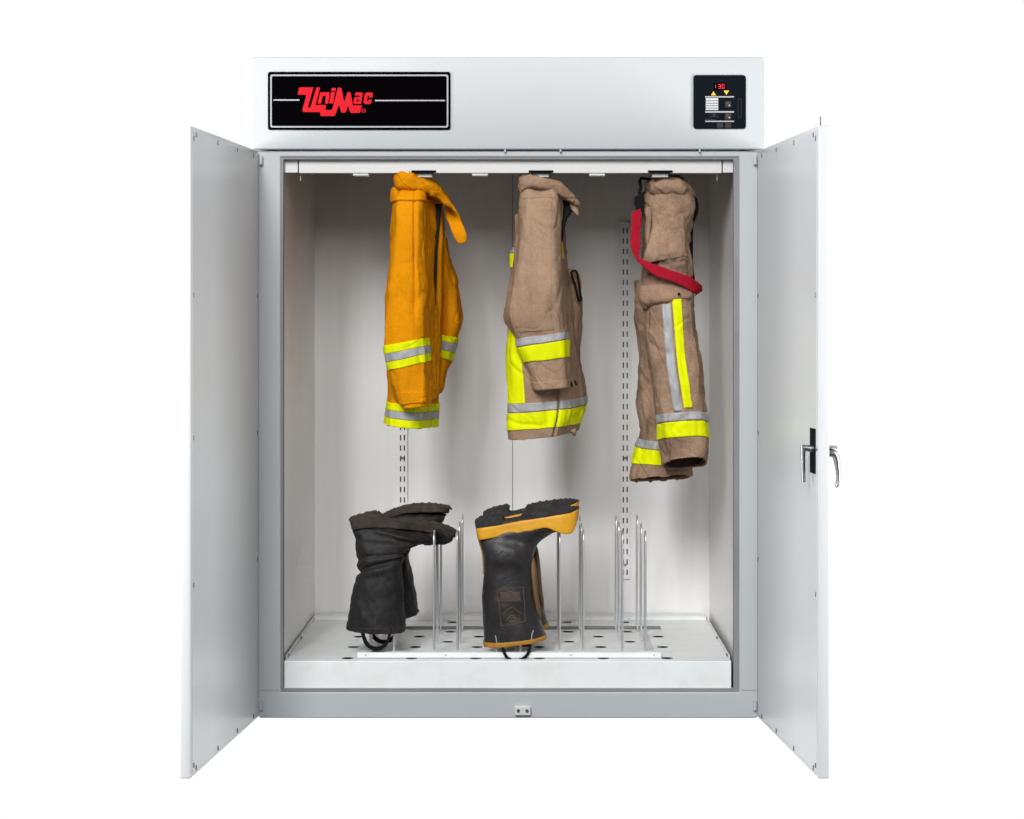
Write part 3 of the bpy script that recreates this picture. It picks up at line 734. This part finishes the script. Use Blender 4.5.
lp_ = Loft([(644.5, 208, 653, 207, .07, .02), (644.5, 222, 652, 222, .07, .022), (645, 240, 650, 240, .07, .022), (645.5, 252, 649, 252, .07, .015)], prof=2.4, amp=.003, freq=(30, 30, 30), seed=37)
lp_.build("belt_loop", M['tanw'], tr)
kp = Loft([(640, 286, 692, 282, .08, .03), (639.5, 296, 692.5, 290, .075, .035), (640.5, 303, 693, 297, .075, .034), (643, 308, 690, 299, .08, .02)], prof=2.8, amp=.005, freq=(26, 20, 20), fine=.0015, seed=38, step=1.3)
kp.build("pocket_flap", M['tanw'], tr)
ks = Loft([(640.5, 300, 648, 300, .08, .02), (641.5, 306, 648.5, 306, .08, .02), (644, 309.5, 648, 309, .08, .012)], prof=2.4, step=1, N=32)
ks.build("pocket_flap", M['tanw'], tr)
lk = Loft([(649, 264, 662, 259, .05, .004), (650, 266, 659, 262.5, .05, .004), (652, 267, 656, 265.5, .05, .003)], prof=2.4, step=1, N=24)
lk.build("lining_and_gap", M['lining_and_gap'], tr)
p = P(679, 294, .035); 
MB().tube([(p.x, .038, p.z), (p.x, .033, p.z)], .0035, 12).build("snap_stud", M['webblk'], tr)
# suspenders
s1 = Loft([(633, 211.5, 641, 208.5, .06, .0016), (631, 225, 640.5, 226, .055, .0016), (630.5, 240, 640.3, 243, .05, .0016), (631.3, 249, 639.8, 253, .045, .0016), (634, 255.5, 638, 256.5, .04, .003), (640.5, 264.5, 644.5, 259.5, .035, .0025),
           (654, 274, 657, 265.5, .028, .0016), (669, 280, 671.5, 270.5, .026, .0016), (683, 286, 687, 275.5, .032, .0016), (692.5, 291.3, 697, 281.5, .05, .0016), (696, 293, 701.5, 286, .075, .003), (695, 296, 702, 291, .10, .003)],
          prof=5, N=48, step=1.0, amp=.003, freq=(22, 22, 22), fine=.0008, ffreq=60, seed=40)
s1.build("suspender_strap", M['strap'], tr)
s2 = Loft([(690.5, 199, 694, 195, .10, .004), (694, 204, 698, 201, .12, .004), (693.5, 212, 698, 213, .13, .004), (689, 221, 694, 222, .14, .004), (688, 232, 693, 232, .15, .004), (688.5, 245, 693, 245, .15, .004), (689.5, 260, 693, 260, .15, .004), (691, 280, 695, 280, .15, .004), (694, 294, 697, 293, .12, .004)],
          prof=4, N=32, step=1.5)
s2.build("suspender_strap", M['webblk'], tr)
ck = Loft([(634.5, 197, 643.5, 192, .085, .006), (634.3, 204, 644, 205, .075, .007), (636, 209, 643.8, 212, .07, .006)], prof=5, N=32, step=1)
ck.build("strap_clip", M['webblk'], tr)
c2 = MB(); c2.tube([P(655, 178.5, .08), P(648, 179, .08), P(641, 178.2, .085), P(639.8, 181, .085), P(640.8, 187, .085), P(639, 194, .085)], [.0025, .003, .004, .0045, .004, .004], 10)
c2.build("strap_cord", M['webblk'], tr, smooth=True)

# ================================================================== BOOTS
def tread(sole_loft, name, m, parent, r0, r1, n, wfrac, h=.006):
    """rows of lugs on the upper side (the boot is upside down)"""
    mb = bmesh.new()
    for i in range(n):
        r = r0 + (r1 - r0) * (i + .5) / n
        p0, _ = sole_loft.at(0.0, r); pf, _ = sole_loft.at(.25, r); pb, _ = sole_loft.at(.75, r)
        q, _ = sole_loft.at(0.0, min(r + 1, sole_loft.nv - 2)); q0, _ = sole_loft.at(0.0, max(r - 1, 0))
        t = Vector(q - q0).normalized()
        L = (np.linalg.norm(np.array(sole_loft.at(0, r1)[0]) - np.array(sole_loft.at(0, r0)[0])) / n) * .34
        yc = (pf[1] + pb[1]) / 2; hw = abs(pf[1] - pb[1]) / 2 * wfrac
        for j in range(5):
            yy_ = yc + hw * (-1 + (2 * j + 1) / 5) ; wd = hw / 5 * .72
            b = bmesh.new(); bmesh.ops.create_cube(b, size=1)
            sk = random.uniform(-.15, .15)
            for v in b.verts:
                z = v.co.z
                pos = Vector(p0) + t * (v.co.x * 2 * L * (1 - .25 * (z > 0)) + (j % 2) * L * .9 + sk * L) + Vector((0, 0, 0))
                v.co = Vector((pos.x, yy_ + v.co.y * 2 * wd * (1 - .2 * (z > 0)), pos.z + (-.002 if z < 0 else h)))
            me = bpy.data.meshes.new("t"); b.to_mesh(me); b.free(); mb.from_mesh(me); bpy.data.meshes.remove(me)
    bmesh.ops.recalc_face_normals(mb, faces=mb.faces[:])
    me = bpy.data.meshes.new(name); mb.to_mesh(me); mb.free()
    return add_obj(name, me, m, parent)

BOXP = [(-1, 0), (-1, -.5), (-.97, -.86), (-.8, -.98), (0, -1), (.8, -1), (.97, -.9), (1, -.5), (1, 0), (1, .5), (.97, .9), (.8, 1), (0, 1), (-.8, .98), (-.97, .86), (-1, .5)]

def leather_boot(label, near):
    y0 = .107 if near else .277
    if near:
        body = [(347.3, 628, 403.6, 630.5, 0, .066), (348.5, 615, 404, 615, 0, .068), (351.5, 600, 403, 600, 0, .067), (355, 585, 402, 586, 0, .067), (359.3, 573.5, 401.5, 574, 0, .066), (358.3, 561, 402, 562, 0, .064),
                (356.5, 548, 404.5, 554, 0, .062), (354.5, 536, 410, 548.5, 0, .054), (354, 527, 419, 544.5, 0, .044), (376, 525, 428, 542.5, 0, .043), (405, 525.5, 436, 543, 0, .046), (428, 528, 444.5, 544, 0, .046), (443, 530.5, 451.5, 540.5, 0, .036), (451.5, 532, 454.5, 535.5, 0, .014)]
        sole = [(349.6, 519.5, 352, 527, 0, .012), (351, 518, 353.5, 528.5, 0, .030), (361, 514.5, 361, 527.5, 0, .040), (373, 512, 373, 526.5, 0, .039), (381, 514.5, 381, 526.5, 0, .036), (386, 519, 385.5, 526.5, 0, .033),
                (404, 520.5, 404, 528, 0, .036), (420, 521, 420, 529.5, 0, .046), (436, 523.3, 436, 532, 0, .048), (448, 527, 448, 534.5, 0, .038), (454.5, 530, 454, 535.5, 0, .022), (456, 531.5, 455.8, 534.5, 0, .008)]
        loopp = [(363.5, 622), (365, 632), (369, 641), (375.5, 645), (382, 644.5), (388, 640), (391, 632), (392, 624)]
    else:
        body = [(368, 622, 418.3, 612.5, 0, .066), (370, 608, 417.3, 606, 0, .066), (374, 590, 414.5, 590, 0, .064), (377, 575, 411.5, 573, 0, .060), (378, 562, 409.3, 560, 0, .056),
                (376, 545, 408.8, 548, 0, .052), (374, 532, 412, 538, 0, .048), (374, 520, 418, 530, 0, .044), (392, 515, 426, 525, 0, .043), (412, 513, 434, 524, 0, .046), (430, 512.5, 441, 523.5, 0, .045), (441, 513, 445, 519, 0, .034), (445.5, 513, 446.3, 515, 0, .012)]
        sole = [(383, 515, 385, 519, 0, .012), (384, 513.8, 386, 519.5, 0, .030), (388, 512, 388.5, 518, 0, .034), (392, 510.5, 392, 516.5, 0, .034), (397, 508, 397, 515, 0, .034),
                (405, 505.8, 404, 512.5, 0, .037), (420, 504.3, 420, 511, 0, .046), (434, 504.6, 434, 510.8, 0, .048), (443, 505.8, 443, 511, 0, .04), (448.5, 507, 447.5, 511.5, 0, .024), (450, 508.5, 449, 512.5, 0, .008)]
        loopp = [(384, 613), (386, 622), (391, 628), (397, 628), (402, 621), (403.5, 612)]
    if near:           # the toe swings back past the front hoop
        sw = lambda x: .078 * min(max((x - 398) / 30, 0), 1)
        body = [(q[0], q[1], q[2], q[3], sw((q[0] + q[2]) / 2 - 6) if q[1] < 530 else 0, min(q[5], .040) if q[0] > 400 else q[5]) for q in body]
        sole = [(q[0], q[1], q[2], q[3], sw(q[0]), min(q[5], .041) if q[0] > 404 else q[5]) for q in sole]
    pl = P(376 if near else 394, 640 if near else 628, y0)
    t = thing("leather_boot", label, "boot", pl, "upside-down boots on the rack")
    def cr(u, py, S):
        fx = min(u, 1 - u) * 2                     # 0 at the heel side, 1 at the instep side
        d = 0
        for c, sl_, w, a in ((573, -22, 2.6, .0065), (561, -16, 2.2, .0035), (545, -14, 2.4, .0022)):
            e = (py - (c + sl_ * fx - (0 if near else 8))) / w
            d += -a * math.exp(-e * e) + .6 * a * math.exp(-((e - 2.2) / 1.6) ** 2)
        return d
    b = Loft(body, prof=2.5, amp=.0045, freq=(20, 16, 16), fine=.0012, ffreq=55, seed=51 if near else 52, N=120, folds=cr, crease=.0007, y0=y0, step=1.4)
    bo = b.build("boot_upper", M['leather'], t, cap0=False, solid=.004)
    b.band("top_collar", M['leather'], t, b.nv * .0, b.nv * .035, 0, 1, off=.002, rows=True)
    if near:
        for u in (.235, .255): b.seam("stitch_line", M['sole'], t, [(u, 626), (u, 600), (u + .005, 580), (u, 568)], r=.0007)
        b.seam("stitch_line", M['sole'], t, [(.05, 566), (.2, 556), (.33, 551), (.42, 553)], r=.0008)
    s = Loft(sole, prof=BOXP, amp=.0015, freq=(50, 50, 50), seed=54, y0=y0, step=1.2)
    so = s.build("boot_sole", M['sole'], t)
    tread(s, "tread", M['sole'], so, s.nv * .06, s.nv * .36, 5, .9, .0016); 
    tread(s, "tread", M['sole'], so, s.nv * .52, s.nv * .93, 8, .86, .0016)
    s.band("welt", M['leather'], t, s.nv * .08, s.nv * .95, .40, .47, off=.003, rows=True)
    K = np.array(loopp, float); q = crom(K, np.linspace(0, len(K) - 1, 26))
    for dy in (-.05, .05):
        lm = MB(); bm = bmesh.new(); rows = []
        n = len(q)
        for i, (a, c) in enumerate(q):
            sh = 0 if dy < 0 else (4 if near else 0)
            pp = P(a + sh, c, y0) + Vector((0, dy, 0))
            e = q[min(i + 1, n - 1)] - q[max(i - 1, 0)]; nn = Vector((e[1], 0, e[0])).normalized() * .0035
            rows.append([bm.verts.new(pp + nn + Vector((0, s_, 0))) for s_ in (-.011, .011)] + [bm.verts.new(pp - nn + Vector((0, s_, 0))) for s_ in (.011, -.011)])
        for r1, r2 in zip(rows, rows[1:]):
            for k in range(4): bm.faces.new((r1[k], r1[(k + 1) % 4], r2[(k + 1) % 4], r2[k]))
        bm.faces.new(rows[0]); bm.faces.new(rows[-1][::-1])
        lm.merge(bm); lm.build("pull_loop", M['webblk'], t, smooth=True)
    return t
leather_boot("scuffed black leather boot upside down, front one of its pair on the rack", True)
leather_boot("black leather boot upside down, half hidden behind the front black leather boot", False)

def rubber_boot(label, near):
    y0 = .107 if near else .277
    sc = 1.0
    dx, dy = (0, 0) if near else (5.2, -8.2)
    if not near:
        k = (D + .107) / (D + .277)
        tr_ = lambda a, c: (579 - (579 - a) * .922, PY + (c - PY) * k - .8)
    else: tr_ = lambda a, c: (a, c)
    def T(st): return [(*tr_(q[0], q[1]), *tr_(q[2], q[3]), q[4], q[5]) for q in st]
    t = thing("rubber_boot", label, "boot", P(*tr_(515, 655), y0), "upside-down boots on the rack")
    body = T([(484.6, 645, 545.3, 637.5, 0, .068), (484, 630, 543, 626, 0, .068), (483, 612, 539.3, 610, 0, .066), (482.3, 597, 536, 596, 0, .064), (482.6, 582, 534, 582, 0, .060), (483.5, 568, 533, 568, 0, .056), (483, 556, 533.3, 558, 0, .058),
            (480.8, 546, 534.5, 549, 0, .056), (479, 537, 539, 542, 0, .047), (486, 530, 547, 536, 0, .045), (512, 526, 554.5, 532.5, 0, .045), (535, 521, 562, 531.5, 0, .047), (556, 517, 569, 531, 0, .047), (570, 514, 575, 525, 0, .038), (576, 513, 577.5, 517, 0, .014)])
    b = Loft(body, prof=2.4, amp=.0035, freq=(16, 16, 14), fine=.0, seed=61 if near else 62, y0=y0, step=1.4)
    b.build("boot_upper", M['rubber'], t, cap0=False, solid=.004)
    rand = T([(476.0, 529.5, 477.8, 537, 0, .012), (476.7, 526.8, 478.6, 538.6, 0, .033), (484, 525.4, 485, 537.8, 0, .044), (503, 522.4, 504.5, 534.2, 0, .042), (528, 517.6, 529.5, 529.4, 0, .046), (544, 514.6, 545.5, 526, 0, .051), (553, 513.3, 555, 529.5, 0, .053), (562, 511.8, 563, 531.8, 0, .053), (570, 510.3, 570.5, 531.8, 0, .047),
             (576, 508.6, 575, 526.5, 0, .035), (578.7, 508, 577.5, 520, 0, .016), (579.2, 509.5, 578.7, 515, 0, .006)])
    r = Loft(rand, prof=BOXP, amp=.0008, freq=(40, 40, 40), seed=63, y0=y0, step=1.2)
    r.build("toe_guard", M['amber'], t)
    sole = T([(475.2, 521.5, 476.3, 530, 0, .012), (476, 519.5, 477.2, 528.5, 0, .030), (485, 516.3, 485, 526.5, 0, .041), (496, 513.8, 496, 524.5, 0, .041), (502, 513.4, 502, 523.6, 0, .038), (505, 519.3, 505, 523.4, 0, .034), (520, 516.8, 520, 520.4, 0, .036), (525, 513, 526, 519.4, 0, .041),
             (540, 510, 541, 517, 0, .048), (556, 508.2, 556, 514.3, 0, .050), (568, 507.4, 568, 512.2, 0, .046), (575.5, 507.6, 575.5, 510.6, 0, .032), (578.5, 507.8, 578.3, 509.8, 0, .014)])
    s = Loft(sole, prof=BOXP, amp=.0012, freq=(50, 50, 50), seed=64, y0=y0, step=1.2)
    so = s.build("boot_sole", M['rubsole'], t)
    tread(s, "tread", M['rubsole'], so, s.nv * .10, s.nv * .34, 5, .92, .0016)
    tread(s, "tread", M['rubsole'], so, s.nv * .50, s.nv * .94, 11, .92, .0016)
    b.band("top_trim", M['amberdk'], t, 0, 3.6, 0, 1, off=.003, rows=True)
    bar = M['amberdk']
    b.seam("back_piping", bar, t, [(.0, 541), (.0, 552), (.005, 562), (.0, 574)], r=.0028)
    padl = T([(532.5, 556, 534, 556.5, -.004, .010), (530.5, 563, 535.8, 565, -.006, .022), (529.9, 572, 537, 574, -.006, .026), (531.5, 588, 538.2, 588, -.006, .028), (533.8, 601, 539.4, 601, -.006, .028), (536, 612, 541, 612, -.006, .024), (539, 619, 541, 619.5, -.006, .010)])
    pd = Loft(padl, prof=2.6, y0=y0, N=48, step=1.2); po = pd.build("shin_pad", M['pad'], t)
    pd.seam("pad_piping", M['amber'], po, [(.04, 559), (.05, 575), (.05, 600), (.07, 616)], r=.0019)
    if near:
        em = b
        def line(nm, mm, pts, rr=.0008): em.seam(nm, mm, t, pts, r=rr, off=.0006, n=24)
        # faded square emblem with a chevron above a diamond device
        def uu(px, py):          # front-side parameter for a picture column
            i = b.vat(py); best = min((abs((PX + b.at(k / 200, i)[0][0] * F / (D + b.at(k / 200, i)[0][1])) - px), k / 200) for k in range(0, 101)); return best[1]
        E = lambda L: [(uu(a, c), c) for a, c in L]
        def eline(L, mm, rr):
            pts = []
            for a, c in L:
                pass
            line("emblem_line", mm, E(L), rr)
        for L in ([(497, 587), (510, 585.5), (523, 584)], [(497, 587), (499, 600), (501.5, 621)], [(501.5, 621), (512, 620), (525, 617.5)], [(525, 617.5), (524.5, 600), (523, 584)]): eline(L, M['emblem2'], .0012)
        patch = b.band("emblem_patch", M['emblem'], t, 588.5, 599, uu(499, 593), uu(522, 593), off=.0007)
        for L in ([(500, 598), (505, 592), (510, 588)], [(510, 588), (515, 593), (521, 597)], [(503, 611), (508, 606), (512, 603.5)], [(512, 603.5), (517, 607), (521, 610)],
                  [(507, 616), (512, 611), (517, 615.5)], [(509, 617), (512.5, 618), (516.5, 616.5)], [(510, 614.5), (512.5, 613.5), (515, 614.5)]): eline(L, M['emblem2'], .0016)
        for L in ([(497, 640), (496.5, 634), (495.5, 630)], [(531, 638), (532, 632), (533, 628)]): eline(L, M['silver'], .0012)
        for L in ([(489, 563), (493, 572), (500, 581)], [(508, 556), (515, 563), (522, 570)], [(497, 553), (501, 550), (504, 548)]): eline(L, M['grey'], .0012)
    lo = [(502.5, 643), (506, 651), (511, 655.5), (517, 656.3), (523, 654), (528, 649), (530.5, 641)]
    K = np.array([tr_(*q) for q in lo], float); q = crom(K, np.linspace(0, len(K) - 1, 26))
    for d_ in ((-.058,) if near else (-.05,)):
        bm = bmesh.new(); rows = []; n = len(q)
        for i, (a, c) in enumerate(q):
            pp = P(a, c, y0) + Vector((0, d_, 0)); e = q[min(i + 1, n - 1)] - q[max(i - 1, 0)]; nn = Vector((e[1], 0, e[0])).normalized() * .0035
            rows.append([bm.verts.new(pp + nn + Vector((0, s_, 0))) for s_ in (-.009, .009)] + [bm.verts.new(pp - nn + Vector((0, s_, 0))) for s_ in (.009, -.009)])
        for r1, r2 in zip(rows, rows[1:]):
            for k in range(4): bm.faces.new((r1[k], r1[(k + 1) % 4], r2[(k + 1) % 4], r2[k]))
        bm.faces.new(rows[0]); bm.faces.new(rows[-1][::-1])
        lm = MB(); lm.merge(bm); lm.build("pull_loop", M['webblk'], t, smooth=True)
    return t
rubber_boot("black rubber boot with yellow band and faded emblem upside down on the rack", True)
rubber_boot("yellow-banded black rubber boot almost hidden behind the boot with the emblem", False)
